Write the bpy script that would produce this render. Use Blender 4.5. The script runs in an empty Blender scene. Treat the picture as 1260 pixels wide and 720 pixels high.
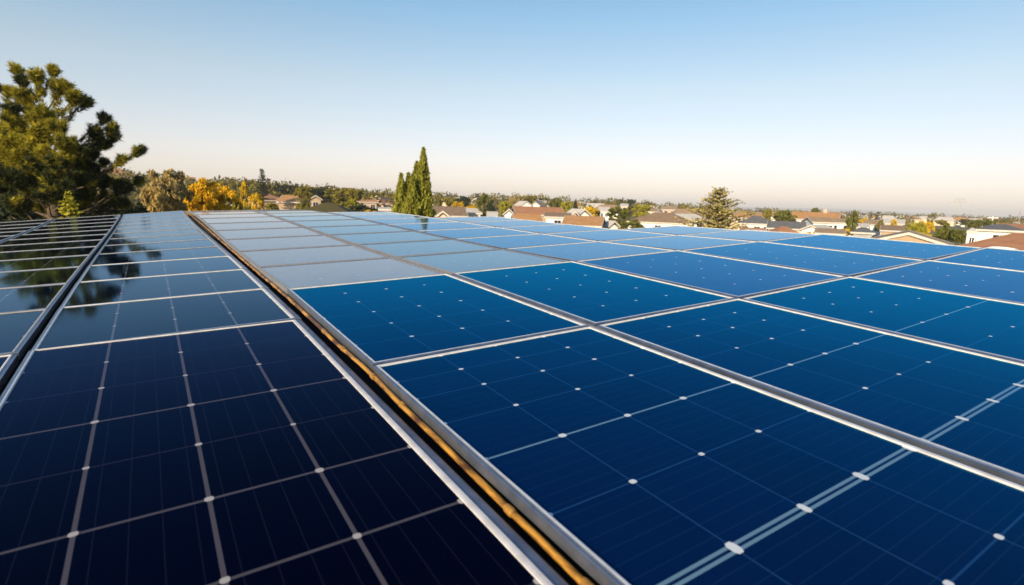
import bpy, math, random
import numpy as np
from mathutils import Vector, Matrix
random.seed(7)
RNG = np.random.default_rng(11)
scene = bpy.context.scene
col = scene.collection

# ------------------------------------------------------------------ camera
F_PX, YAW, ROLL = 679.9, math.radians(33.28), math.radians(1.75)
PITCH = -math.atan(111 / F_PX)
FW = Vector((math.sin(YAW) * math.cos(PITCH), math.cos(YAW) * math.cos(PITCH), math.sin(PITCH)))
RT0 = Vector((math.cos(YAW), -math.sin(YAW), 0))
UP0 = RT0.cross(FW)
RT = RT0 * math.cos(ROLL) + UP0 * math.sin(ROLL)
UP = UP0 * math.cos(ROLL) - RT0 * math.sin(ROLL)
cd = bpy.data.cameras.new('camera')
cam = bpy.data.objects.new('camera', cd)
col.objects.link(cam)
M = Matrix.Identity(4)
for i in range(3):
    M[i][0], M[i][1], M[i][2] = RT[i], UP[i], -FW[i]
cam.matrix_world = M
cd.sensor_width = 36
cd.lens = F_PX / 1260 * 36
cd.clip_start, cd.clip_end = 0.02, 40000
cd.dof.use_dof = True
cd.dof.focus_distance = 2.6
cd.dof.aperture_fstop = 4.0
scene.camera = cam

# ------------------------------------------------------------------ light
SKY_RAMP = [(0.0, (1.16, 1.13, 1.22)), (.07, (1.25, 1.19, 1.20)), (.19, (1.08, 1.16, 1.12)), (.30, (.72, 1.03, 1.14)), (.36, (.55, .90, 1.08)), (.6, (.42, .78, 1.05))]   # elevation balance of the sky's colour
SKY_GAMMA, SKY_TINT = .62, (1.30, 1.17, 1.19)
SUN_AZ, SUN_EL = math.radians(-122), math.radians(15)
world = bpy.data.worlds.new('World')
scene.world = world
world.use_nodes = True
wn = world.node_tree
bg = wn.nodes['Background']
sky = wn.nodes.new('ShaderNodeTexSky')
sky.sky_type = 'NISHITA'
sky.sun_disc = False
sky.sun_elevation = SUN_EL
sky.sun_rotation = SUN_AZ % (2 * math.pi)
sky.altitude = 50
sky.air_density = 1.0
sky.dust_density = 0.6
sky.ozone_density = 2.0
gm = wn.nodes.new('ShaderNodeGamma')
gm.inputs[1].default_value = SKY_GAMMA
wn.links.new(sky.outputs[0], gm.inputs[0])
tn = wn.nodes.new('ShaderNodeMix')
tn.data_type = 'RGBA'
tn.blend_type = 'MULTIPLY'
tn.inputs[0].default_value = 1
tc = wn.nodes.new('ShaderNodeTexCoord')
sx = wn.nodes.new('ShaderNodeSeparateXYZ')
wn.links.new(tc.outputs['Generated'], sx.inputs[0])
rp = wn.nodes.new('ShaderNodeValToRGB')
wn.links.new(sx.outputs['Z'], rp.inputs[0])
while len(rp.color_ramp.elements) < len(SKY_RAMP):
    rp.color_ramp.elements.new(.5)
for e, (z, c) in zip(rp.color_ramp.elements, SKY_RAMP):
    e.position = z
    e.color = (c[0] * SKY_TINT[0] / 2, c[1] * SKY_TINT[1] / 2, c[2] * SKY_TINT[2] / 2, 1)
wn.links.new(rp.outputs[0], tn.inputs[7])
wn.links.new(gm.outputs[0], tn.inputs[6])
wn.links.new(tn.outputs[2], bg.inputs[0])
bg.inputs[1].default_value = 0.15 * 2
sd = bpy.data.lights.new('sun', 'SUN')
sd.energy = 5.0
sd.angle = math.radians(0.5)
sd.color = (1.0, 0.81, 0.56)
sun = bpy.data.objects.new('sun', sd)
col.objects.link(sun)
sv = Vector((math.sin(SUN_AZ) * math.cos(SUN_EL), math.cos(SUN_AZ) * math.cos(SUN_EL), math.sin(SUN_EL)))
sun.rotation_euler = sv.to_track_quat('Z', 'Y').to_euler()
sun.location = sv * 60
scene.view_settings.view_transform = 'Standard'
scene.view_settings.look = 'None'
scene.view_settings.exposure = 0.6
scene.view_settings.gamma = 1.0
scene.cycles.max_bounces = 8
scene.cycles.volume_bounces = 0
scene.cycles.sample_clamp_indirect = 6


# ------------------------------------------------------------------ helpers
def place(px, d, up=0.0):
    """a point d metres out along the ground under photo column px, up metres from eye level"""
    a = YAW + math.atan((px - 630) / F_PX)
    dd = d / math.cos(a - YAW)
    return Vector((math.sin(a) * dd, math.cos(a) * dd, up))


def hor(px):
    return 249.0 + 0.0306 * (px - 630)


def lift(px, py, d):
    """height relative to eye level of photo row py at distance d"""
    return (hor(px) - py) / F_PX * d * 1.027


class MB:
    def __init__(s):
        s.v, s.f, s.m, s.t = [], [], [], []

    def add(s, vs, fs, mi=0, tone=0.5):
        b = len(s.v)
        s.v += [tuple(v) for v in vs]
        s.f += [tuple(i + b for i in f) for f in fs]
        s.m += [mi] * len(fs)
        s.t += [tone] * len(fs)

    def quad(s, a, b, c, d, mi=0, tone=0.5):
        s.add([a, b, c, d], [(0, 1, 2, 3)], mi, tone)

    def box(s, x0, x1, y0, y1, z0, z1, mi=0, mat=None):
        vs = [Vector((x, y, z)) for z in (z0, z1) for y in (y0, y1) for x in (x0, x1)]
        if mat is not None:
            vs = [mat @ v for v in vs]
        s.add(vs, [(0, 2, 3, 1), (4, 5, 7, 6), (0, 1, 5, 4), (2, 6, 7, 3), (0, 4, 6, 2), (1, 3, 7, 5)], mi)

    def tube(s, pts, rad, n=8, mi=0, caps=True):
        pts = [Vector(p) for p in pts]
        if not hasattr(rad, '__len__'):
            rad = [rad] * len(pts)
        b = len(s.v)
        ref = Vector((0, 0, 1))
        for i, p in enumerate(pts):
            t = (pts[min(i + 1, len(pts) - 1)] - pts[max(i - 1, 0)]).normalized()
            r = ref if abs(t.dot(ref)) < .95 else Vector((1, 0, 0))
            x = t.cross(r).normalized()
            y = t.cross(x)
            for k in range(n):
                a = 2 * math.pi * k / n
                s.v.append(tuple(p + (x * math.cos(a) + y * math.sin(a)) * rad[i]))
        for i in range(len(pts) - 1):
            for k in range(n):
                k2 = (k + 1) % n
                s.f.append((b + i * n + k, b + i * n + k2, b + (i + 1) * n + k2, b + (i + 1) * n + k))
                s.m.append(mi)
                s.t.append(.5)
        if caps:
            s.f.append(tuple(b + k for k in range(n)))
            s.f.append(tuple(b + (len(pts) - 1) * n + k for k in reversed(range(n))))
            s.m += [mi, mi]
            s.t += [.5, .5]

    def mesh(s, name, mats, smooth=False, tones=False):
        me = bpy.data.meshes.new(name)
        me.from_pydata(s.v, [], s.f)
        for m in (mats if isinstance(mats, (list, tuple)) else [mats]):
            me.materials.append(m)
        me.polygons.foreach_set('material_index', s.m)
        if smooth:
            me.polygons.foreach_set('use_smooth', [True] * len(s.f))
        if tones:
            at = me.attributes.new('tone', 'FLOAT', 'FACE')
            at.data.foreach_set('value', s.t)
        me.update()
        return me

    def build(s, name, mats, parent=None, smooth=False, tones=False):
        return link(name, s.mesh(name, mats, smooth, tones), parent)


def link(name, me, parent=None):
    o = bpy.data.objects.new(name, me)
    col.objects.link(o)
    if parent is not None:
        o.parent = parent
    return o


def thing(name, label, cat, loc=(0, 0, 0), rotz=0, group=None):
    o = bpy.data.objects.new(name, None)
    col.objects.link(o)
    o.location = loc
    o.rotation_euler = (0, 0, rotz)
    tag(o, label, cat, group)
    o.empty_display_size = .3
    return o


def tag(o, label=None, cat=None, group=None, kind=None):
    for k, v in (('label', label), ('category', cat), ('group', group), ('kind', kind)):
        if v:
            o[k] = v
    return o


# ------------------------------------------------------------------ materials
def newmat(name):
    m = bpy.data.materials.new(name)
    m.use_nodes = True
    nt = m.node_tree
    return m, nt, nt.nodes['Principled BSDF'], nt.nodes['Material Output']


def noise_mix(nt, scale, c1, c2, lo=.35, hi=.65, detail=4, coord='Object', stretch=None):
    tc = nt.nodes.new('ShaderNodeTexCoord')
    no = nt.nodes.new('ShaderNodeTexNoise')
    no.inputs['Scale'].default_value = scale
    no.inputs['Detail'].default_value = detail
    if stretch:
        mp = nt.nodes.new('ShaderNodeMapping')
        mp.inputs['Scale'].default_value = stretch
        nt.links.new(tc.outputs[coord], mp.inputs[0])
        nt.links.new(mp.outputs[0], no.inputs['Vector'])
    else:
        nt.links.new(tc.outputs[coord], no.inputs['Vector'])
    rp = nt.nodes.new('ShaderNodeValToRGB')
    rp.color_ramp.elements[0].position, rp.color_ramp.elements[1].position = lo, hi
    rp.color_ramp.elements[0].color = (*c1, 1)
    rp.color_ramp.elements[1].color = (*c2, 1)
    nt.links.new(no.outputs[0], rp.inputs[0])
    return rp.outputs[0], no


def plain(name, c1, c2=None, rough=.6, metal=0, scale=6, bump=0, stretch=None, lo=.35, hi=.65):
    m, nt, p, out = newmat(name)
    p.inputs['Roughness'].default_value = rough
    p.inputs['Metallic'].default_value = metal
    if c2 is None:
        c2 = tuple(c * .8 for c in c1)
    o, no = noise_mix(nt, scale, c2, c1, stretch=stretch, lo=lo, hi=hi)
    nt.links.new(o, p.inputs['Base Color'])
    if bump:
        b = nt.nodes.new('ShaderNodeBump')
        b.inputs['Strength'].default_value = bump
        b.inputs['Distance'].default_value = .02
        nt.links.new(no.outputs[0], b.inputs['Height'])
        nt.links.new(b.outputs[0], p.inputs['Normal'])
    return m


def glazed(name, base, tint=(1, 1, 1), ior=1.5, rough=.03, smear=.0, dust_sheen=0.0, wires=None, tone=.0):
    """printed layer under a sheet of cover glass: diffuse layer + fresnel reflection of the given (coating) tint"""
    m, nt, p, out = newmat(name)
    nt.nodes.remove(p)
    L = nt.links
    df = nt.nodes.new('ShaderNodeBsdfDiffuse')
    gl = nt.nodes.new('ShaderNodeBsdfGlossy')
    fr = nt.nodes.new('ShaderNodeFresnel')
    mx = nt.nodes.new('ShaderNodeMixShader')
    fr.inputs['IOR'].default_value = ior
    lw = nt.nodes.new('ShaderNodeLayerWeight')          # the coating's tint washes out at grazing angles
    gz = nt.nodes.new('ShaderNodeMapRange')
    gz.inputs['From Min'].default_value, gz.inputs['From Max'].default_value = .90, .975
    L.new(lw.outputs['Facing'], gz.inputs['Value'])
    gm_ = nt.nodes.new('ShaderNodeMix')
    gm_.data_type = 'RGBA'
    gm_.inputs[6].default_value = (*tint, 1)
    gm_.inputs[7].default_value = tuple(.45 * c + .53 for c in tint) + (1,)
    L.new(gz.outputs[0], gm_.inputs[0])
    L.new(gm_.outputs[2], gl.inputs['Color'])
    tc = nt.nodes.new('ShaderNodeTexCoord')
    colr = None
    no = nt.nodes.new('ShaderNodeTexNoise')
    no.inputs['Scale'].default_value = 3.0
    no.inputs['Detail'].default_value = 5
    mp = nt.nodes.new('ShaderNodeMapping')
    mp.inputs['Scale'].default_value = (2.2, .7, 1)
    L.new(tc.outputs['Object'], mp.inputs[0])
    L.new(mp.outputs[0], no.inputs['Vector'])
    mr = nt.nodes.new('ShaderNodeMapRange')
    mr.inputs['From Min'].default_value, mr.inputs['From Max'].default_value = .3, .7
    mr.inputs['To Min'].default_value, mr.inputs['To Max'].default_value = rough * .6, rough * 1.5
    L.new(no.outputs[0], mr.inputs['Value'])
    L.new(mr.outputs[0], gl.inputs['Roughness'])
    rgb = nt.nodes.new('ShaderNodeRGB')
    rgb.outputs[0].default_value = (*base, 1)
    colr = rgb.outputs[0]
    if tone:
        at = nt.nodes.new('ShaderNodeAttribute')
        at.attribute_name = 'tone'
        m1 = nt.nodes.new('ShaderNodeMath')
        m1.operation = 'MULTIPLY_ADD'
        m1.inputs[1].default_value = tone * 2
        m1.inputs[2].default_value = 1 - tone
        L.new(at.outputs['Fac'], m1.inputs[0])
        vm = nt.nodes.new('ShaderNodeVectorMath')
        vm.operation = 'SCALE'
        L.new(colr, vm.inputs[0])
        L.new(m1.outputs[0], vm.inputs['Scale'])
        colr = vm.outputs[0]
    if wires:
        axis, pitch, wcol, amt = wires
        sp = nt.nodes.new('ShaderNodeSeparateXYZ')
        L.new(tc.outputs['Object'], sp.inputs[0])
        a = nt.nodes.new('ShaderNodeMath')
        a.operation = 'MULTIPLY'
        a.inputs[1].default_value = 1 / pitch
        L.new(sp.outputs[axis], a.inputs[0])
        b = nt.nodes.new('ShaderNodeMath')
        b.operation = 'FRACT'
        L.new(a.outputs[0], b.inputs[0])
        c = nt.nodes.new('ShaderNodeMath')
        c.operation = 'COMPARE'
        c.inputs[1].default_value = .5
        c.inputs[2].default_value = .0016 / pitch / 2
        L.new(b.outputs[0], c.inputs[0])
        d = nt.nodes.new('ShaderNodeMath')
        d.operation = 'MULTIPLY'
        d.inputs[1].default_value = amt
        L.new(c.outputs[0], d.inputs[0])
        mc = nt.nodes.new('ShaderNodeMix')
        mc.data_type = 'RGBA'
        L.new(d.outputs[0], mc.inputs[0])
        L.new(colr, mc.inputs[6])
        mc.inputs[7].default_value = (*wcol, 1)
        colr = mc.outputs[2]
    if dust_sheen:  # slight dust on near panels; painted paleness of reflected sky on far ones
        n2 = nt.nodes.new('ShaderNodeTexNoise')
        n2.inputs['Scale'].default_value = 7
        n2.inputs['Detail'].default_value = 6
        L.new(tc.outputs['Object'], n2.inputs['Vector'])
        m2 = nt.nodes.new('ShaderNodeMapRange')
        m2.inputs['From Min'].default_value, m2.inputs['From Max'].default_value = .35, .75
        m2.inputs['To Min'].default_value, m2.inputs['To Max'].default_value = dust_sheen * .5, dust_sheen * 1.4
        L.new(n2.outputs[0], m2.inputs['Value'])
        mc = nt.nodes.new('ShaderNodeMix')
        mc.data_type = 'RGBA'
        L.new(m2.outputs[0], mc.inputs[0])
        L.new(colr, mc.inputs[6])
        mc.inputs[7].default_value = (.42, .40, .36, 1)
        colr = mc.outputs[2]
    L.new(colr, df.inputs['Color'])
    L.new(fr.outputs[0], mx.inputs[0])
    L.new(df.outputs[0], mx.inputs[1])
    L.new(gl.outputs[0], mx.inputs[2])
    L.new(mx.outputs[0], out.inputs['Surface'])
    return m


def leafmat(name, c, var=.35, trans=.25):
    m, nt, p, out = newmat(name)
    L = nt.links
    at = nt.nodes.new('ShaderNodeAttribute')
    at.attribute_name = 'tone'
    rp = nt.nodes.new('ShaderNodeValToRGB')
    lo = tuple(x * (1 - var) for x in c)
    hi = tuple(min(1, x * (1 + var)) for x in c)
    rp.color_ramp.elements[0].color = (*lo, 1)
    rp.color_ramp.elements[1].color = (*hi, 1)
    L.new(at.outputs['Fac'], rp.inputs[0])
    L.new(rp.outputs[0], p.inputs['Base Color'])
    p.inputs['Roughness'].default_value = .75
    p.inputs['Specular IOR Level'].default_value = .25
    tr = nt.nodes.new('ShaderNodeBsdfTranslucent')
    L.new(rp.outputs[0], tr.inputs['Color'])
    mx = nt.nodes.new('ShaderNodeMixShader')
    mx.inputs[0].default_value = trans
    L.new(p.outputs[0], mx.inputs[1])
    L.new(tr.outputs[0], mx.inputs[2])
    L.new(mx.outputs[0], out.inputs['Surface'])
    return m


def roofmat(name, c1, c2):
    """clay or concrete tiles: rows and columns in the slope's own texture, with weathered patches"""
    m, nt, p, out = newmat(name)
    L = nt.links
    o, no = noise_mix(nt, 1.3, c1, c2, .3, .7)
    tc = nt.nodes.new('ShaderNodeTexCoord')
    br = nt.nodes.new('ShaderNodeTexBrick')
    br.inputs['Scale'].default_value = 3.0
    br.inputs['Color1'].default_value = (1, 1, 1, 1)
    br.inputs['Color2'].default_value = (.78, .78, .78, 1)
    br.inputs['Mortar'].default_value = (.45, .45, .45, 1)
    br.inputs['Mortar Size'].default_value = .03
    L.new(tc.outputs['Object'], br.inputs['Vector'])
    mx = nt.nodes.new('ShaderNodeMix')
    mx.data_type = 'RGBA'
    mx.blend_type = 'MULTIPLY'
    mx.inputs[0].default_value = .7
    L.new(o, mx.inputs[6])
    L.new(br.outputs[0], mx.inputs[7])
    L.new(mx.outputs[2], p.inputs['Base Color'])
    p.inputs['Roughness'].default_value = .85
    return m


# blue panels: antireflective blue coated glass; far panels: reflected sky's paleness put into tint, index and a pale film; dark panels: black-blue mono cells
BT = (.02, .56, 1.0)
MAT = {}
MAT['blue_cell'] = glazed('blue_cell', (.0003, .0065, .044), BT, 1.345, .05, tone=.12, dust_sheen=.002, wires=('Y', .0325, (.05, .13, .27), .09))
MAT['blue_faint'] = glazed('blue_faint_line', (.010, .042, .13), BT, 1.345, .05)
MAT['blue_bright'] = glazed('blue_bright_line', (.13, .23, .31), BT, 1.345, .05)
MAT['blue_pad'] = glazed('blue_pad', (.66, .68, .70), (1, 1, 1), 1.33, .05)
DT = (.36, .70, 1.0)  # far columns: pale sky reflection painted in by tint and film
MAT['sheen_cell'] = glazed('sheen_cell', (.002, .022, .12), DT, 1.6, .06, tone=.12, dust_sheen=.05, wires=('Y', .0325, (.12, .22, .36), .16))
MAT['sheen_line'] = glazed('sheen_line', (.02, .07, .2), DT, 1.6, .06)
MAT['sheen_pad'] = glazed('sheen_pad', (.6, .65, .7), (1, 1, 1), 1.45, .06)
KT = (.42, .70, 1.0)
MAT['dark_cell'] = glazed('dark_cell', (.0004, .0011, .009), KT, 1.20, .05, tone=.2, wires=('X', .0485, (.04, .04, .075), .22))
MAT['dark_faint'] = glazed('dark_faint_line', (.018, .019, .035), KT, 1.20, .05)
MAT['dark_bright'] = glazed('dark_bright_line', (.085, .080, .092), KT, 1.20, .05)
MAT['dark_pad'] = glazed('dark_pad', (.42, .385, .37), KT, 1.20, .05)
MAT['alu_lip'] = plain('aluminium_lip', (.76, .73, .71), (.60, .57, .56), .42, .15, 30)
MAT['alu'] = plain('aluminium', (.30, .34, .42), (.20, .24, .31), .33, .85, 20)
MAT['alu_shade'] = plain('shaded_aluminium', (.34, .34, .35), (.25, .25, .26), .4, .5, 30)  # far frames: shadow of the row gaps put into a darker metal
MAT['rail'] = plain('rail_metal', (.36, .30, .28), (.25, .20, .19), .5, .15, 25)
MAT['copper'] = plain('copper', (.70, .33, .045), (.13, .055, .015), .36, .45, 14, bump=.25, stretch=(3, .8, 3), lo=.40, hi=.58)  # rust mottling, with broken glints put into its bright patches
MAT['copper_bright'] = plain('copper_bright', (.66, .33, .06), (.42, .18, .035), .33, .5, 60)
MAT['bitumen'] = plain('bitumen', (.035, .033, .032), (.02, .02, .02), .85, 0, 8)
MAT['stucco'] = plain('stucco', (.62, .58, .52), (.52, .48, .43), .85, 0, 4)

# ------------------------------------------------------------------ roof surfaces (metres, eye at the origin)
Q = [679.89595, 33.27974, 1.0008, 0.05447, 0.02648, -0.00452, -8e-05, 0.00357, -0.55794, 0.32879, 0.0, 3.82056, 0.4036, -0.01325, 0.7692, -0.0144, 0.03678, 0.01067, 0.00291, 0.00059, 0.79663, 0.29243, 0.13532, 2.23605, 0.28697, 0.06238, 0.31408, 0.05145, 0.24931, 0.29265, 0.33298, 0.33652, -0.04838, -0.19946, -0.39534, -0.6297, -0.90606, -1.22404, -1.5489, 0.00305, -0.00803, -0.00861]
SL, SR = 0.60, 0.66


def zl(x, y):
    x, y = x / SL, max(y / SL, -.6)
    s = Q[2:8]
    return SL * (-s[0] + s[1] * y + s[2] * x + s[3] * y * y + s[4] * x * x + s[5] * x * y + Q[39] * y ** 3 / 20)


YR0 = Q[23]
YR1 = Q[23] + Q[25] + 6 * Q[24]


def zr(x, y):
    x, y = x / SR, max(y / SR, -.6)
    s = Q[14:20]
    z = -s[0] + s[1] * y + s[2] * x + s[3] * y * y + s[4] * x * x + s[5] * x * y
    z += min(y - YR0, 0) * Q[27] + max(y - YR1, 0) * Q[32] + Q[40] * y ** 3 / 20 + Q[41] * x * x * y / 20
    return SR * z


# ------------------------------------------------------------------ panels
def make_panel(name, zf, x0, x1, y0, y1, us, vs, style, fws, label, group):
    """x0..y1 glass edges; us, vs inner line positions (metres from x0 / y0) as (pos, halfwidth, kind); fws frame widths l r b t"""
    P = [Vector((x, y, zf(x, y))) for x, y in ((x0, y0), (x1, y0), (x1, y1), (x0, y1))]
    c = sum(P, Vector()) / 4
    ex = ((P[1] - P[0]) + (P[2] - P[3])).normalized()
    ey = ((P[3] - P[0]) + (P[2] - P[1]))
    ey = (ey - ex * ey.dot(ex)).normalized()
    n = ex.cross(ey)
    W = ((P[1] - P[0]).dot(ex) + (P[2] - P[3]).dot(ex)) / 2
    H = ((P[3] - P[0]).dot(ey) + (P[2] - P[1]).dot(ey)) / 2
    o = bpy.data.objects.new(name, None)
    col.objects.link(o)
    m = Matrix.Identity(4)
    for i in range(3):
        m[i][0], m[i][1], m[i][2], m[i][3] = ex[i], ey[i], n[i], c[i]
    o.matrix_world = m
    o.empty_display_size = .1
    tag(o, label, 'solar panel', group)
    # cell sheet
    mb = MB()
    sx, sy = W / (x1 - x0), H / (y1 - y0)

    def spans(ls, L, k):
        out, p = [], 0.0
        for pos, hw, kind in ls:
            a, b = pos * k - hw, pos * k + hw
            if a > p:
                out.append((p, a, 0))
            out.append((max(a, 0), min(b, L), 2 if kind == 9 else kind))
            p = b
        if p < L:
            out.append((p, L, 0))
        return out
    U, V = spans(us, W, sx), spans(vs, H, sy)
    for a, b, ku in U:
        for e, f, kv in V:
            k = max(ku, kv)
            mb.quad((a - W / 2, e - H / 2, 0), (b - W / 2, e - H / 2, 0), (b - W / 2, f - H / 2, 0), (a - W / 2, f - H / 2, 0), k, random.random())
    # bright cell-corner pads
    pr = style['pad']
    sty_seam = style in (STY_BLUE, STY_SKY)
    for pos, hw, ku in [(0, 0, 1)] + us + [(W / sx, 0, 1)]:
        for q, hv, kv in [(0, 0, 1)] + vs + [(H / sy, 0, 1)]:
            if kv == 9:
                continue
            r = pr * (1.12 if (kv == 2) else .9) * random.uniform(.85, 1.1)
            rv = r * style['pady'] + (.0065 if (hv > .0031 and sty_seam) else 0)
            px, py = pos * sx - W / 2, (q + (.0062 if (hv > .0031 and sty_seam) else 0)) * sy - H / 2
            pts = []
            for i in range(8):
                a = math.pi / 4 * i + math.pi / 8
                e = 1.0
                xx = px + r * math.copysign(min(1, abs(math.cos(a)) ** .7), math.cos(a))
                yy = py + rv * math.copysign(min(1, abs(math.sin(a)) ** .7), math.sin(a))
                pts.append((min(max(xx, -W / 2), W / 2), min(max(yy, -H / 2), H / 2), .0007))
            mb.add(pts, [tuple(range(8))], 3)
    mb.build('cell_sheet', style['mats'], o, tones=True)
    # frame: lip and outer flange swept round the glass with mitred corners
    fb = MB()
    prof = [(0, -.004, 0), (0, .0035, 0), (.15, .0045, 0), (style['lip'], .0045, 0), (style['lip'] + .08, .0015, 1), (.93, .0015, 1), (1, .0005, 1), (1, -.024, 1)]
    l, r, b, t = fws
    rings = []
    for k, z, mi in prof:
        rings.append([(-W / 2 - l * k, -H / 2 - b * k, z), (W / 2 + r * k, -H / 2 - b * k, z), (W / 2 + r * k, H / 2 + t * k, z), (-W / 2 - l * k, H / 2 + t * k, z)])
    for i in range(len(rings) - 1):
        for j in range(4):
            j2 = (j + 1) % 4
            fb.quad(rings[i][j], rings[i][j2], rings[i + 1][j2], rings[i + 1][j], prof[i + 1][2])
    fb.build('frame', [MAT[style.get('lipmat', 'alu_lip')], MAT[style.get('flange', 'alu')]], o)
    bb = MB()
    bb.quad((-W / 2, -H / 2, -.006), (-W / 2, H / 2, -.006), (W / 2, H / 2, -.006), (W / 2, -H / 2, -.006))
    bb.build('back_sheet', MAT['bitumen'], o)
    return o


ORD = ['first', 'second', 'third', 'fourth', 'fifth', 'sixth', 'seventh', 'eighth', 'ninth', 'tenth', 'eleventh', 'twelfth']
STY_BLUE = dict(mats=[MAT['blue_cell'], MAT['blue_faint'], MAT['blue_bright'], MAT['blue_pad']], pad=.0082, pady=.8, lip=.55)
STY_SHEEN = dict(mats=[MAT['sheen_cell'], MAT['sheen_line'], MAT['sheen_line'], MAT['sheen_pad']], pad=.0082, pady=.8, lip=.45)
for nm, t_, io, sheen in (('sky', (.17, .60, 1.0), 1.38, .012), ('pale', (.93, .98, 1.0), 3.0, .13), ('milky', (.62, .87, 1.0), 2.5, .08)):  # sky reflection of each column put into tint, index and film colour
    MAT[nm + '_cell'] = glazed(nm + '_cell', (.002, .022, .12), t_, io, .06, tone=.12, dust_sheen=sheen, wires=('Y', .0325, (.12, .22, .36), .16))
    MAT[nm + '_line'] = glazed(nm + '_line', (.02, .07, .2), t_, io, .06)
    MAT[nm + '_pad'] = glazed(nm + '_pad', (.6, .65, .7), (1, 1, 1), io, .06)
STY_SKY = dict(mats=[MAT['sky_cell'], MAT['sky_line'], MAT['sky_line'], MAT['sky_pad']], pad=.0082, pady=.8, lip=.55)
STY_PALE = dict(mats=[MAT['pale_cell'], MAT['pale_line'], MAT['pale_line'], MAT['pale_pad']], pad=.0085, pady=.8, lip=.35, lipmat='alu_shade', flange='alu_shade')
STY_MILKY = dict(mats=[MAT['milky_cell'], MAT['milky_line'], MAT['milky_line'], MAT['milky_pad']], pad=.0085, pady=.8, lip=.35, lipmat='alu_shade', flange='alu_shade')
NT = (.34, .56, 1.0)
MAT['night_cell'] = glazed('night_cell', (.0003, .0007, .0065), NT, 1.135, .06, tone=.2, wires=('X', .0485, (.035, .035, .065), .22))
MAT['night_faint'] = glazed('night_faint_line', (.015, .015, .028), NT, 1.135, .06)
MAT['night_bright'] = glazed('night_bright_line', (.075, .068, .080), NT, 1.135, .06)
MAT['night_pad'] = glazed('night_pad', (.42, .385, .37), NT, 1.135, .06)
MAT['alu_far'] = plain('grey_aluminium', (.46, .44, .43), (.34, .33, .32), .45, .2, 30)  # greyer lips for distant rows and outer columns
STY_NIGHT = dict(mats=[MAT['night_cell'], MAT['night_faint'], MAT['night_bright'], MAT['night_pad']], pad=.0074, pady=1.0, lip=.34)
STY_DARK = dict(mats=[MAT['dark_cell'], MAT['dark_faint'], MAT['dark_bright'], MAT['dark_pad']], pad=.0074, pady=1.0, lip=.34)

# dark panels left of the copper pipe -------------------------------------------------------
cw, ch, u0, v0 = Q[9] * SL, Q[12] * SL, Q[8] * SL, Q[11] * SL
rowh = 3 * ch + Q[13] * SL
LPITCH = 4 * cw + .062
LCOLS = [u0, u0 - LPITCH, u0 - 2 * LPITCH]
lrows = [(v0 - 12 * ch, v0 - .010)]
for k in range(12):
    a = v0 + k * rowh
    lrows.append((a + .010, a + rowh - .008) if k < 3 else (a + .006, a + rowh - .005))
LEND = lrows[-1][1] + .01
side_word = ['beside the copper pipe', 'second column left of the copper pipe', 'third column left of the copper pipe']
for ci, xa in enumerate(LCOLS):
    for ri, (ya, yb) in enumerate(lrows):
        if ci == 2 and ri < 3:
            continue
        us = [(cw * k, .0038, 2) for k in (1, 2, 3)]
        if ri == 0:
            br = {1: 1, 2: 1, 3: 2, 4: 1, 5: 2, 6: 2, 7: 1, 8: 1, 9: 2, 10: 1, 11: 1}
            vs = [(12 * ch - k * ch, .0036 if br[k] == 2 else .0024, br[k]) for k in range(11, 0, -1)]
        else:
            vs = [((yb - ya) * k / 3, .0022, 1) for k in (1, 2)]
        row = 'nearest camera' if ri == 0 else ('in the last row' if ri == 12 else '%s row from the camera' % ORD[ri])
        if ci == 0:
            lab = 'dark black-blue solar panel %s, %s' % (side_word[0], row)
        else:
            lab = 'dark solar panel, %s, %s' % (side_word[ci], row)
        make_panel('solar_panel', zl, xa, xa + 4 * cw, ya, yb, us, vs, STY_NIGHT if ri == 0 else (dict(STY_DARK, lipmat='alu_far') if (ri > 3 or ci) else STY_DARK), (.017, .017 if ci else .036, .0045 if (ri > 3 or ci) else .009, .0045 if (ri > 3 or ci) else (.0065 if ri > 2 else .009)), lab, 'dark solar panels left of the copper pipe')

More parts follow.
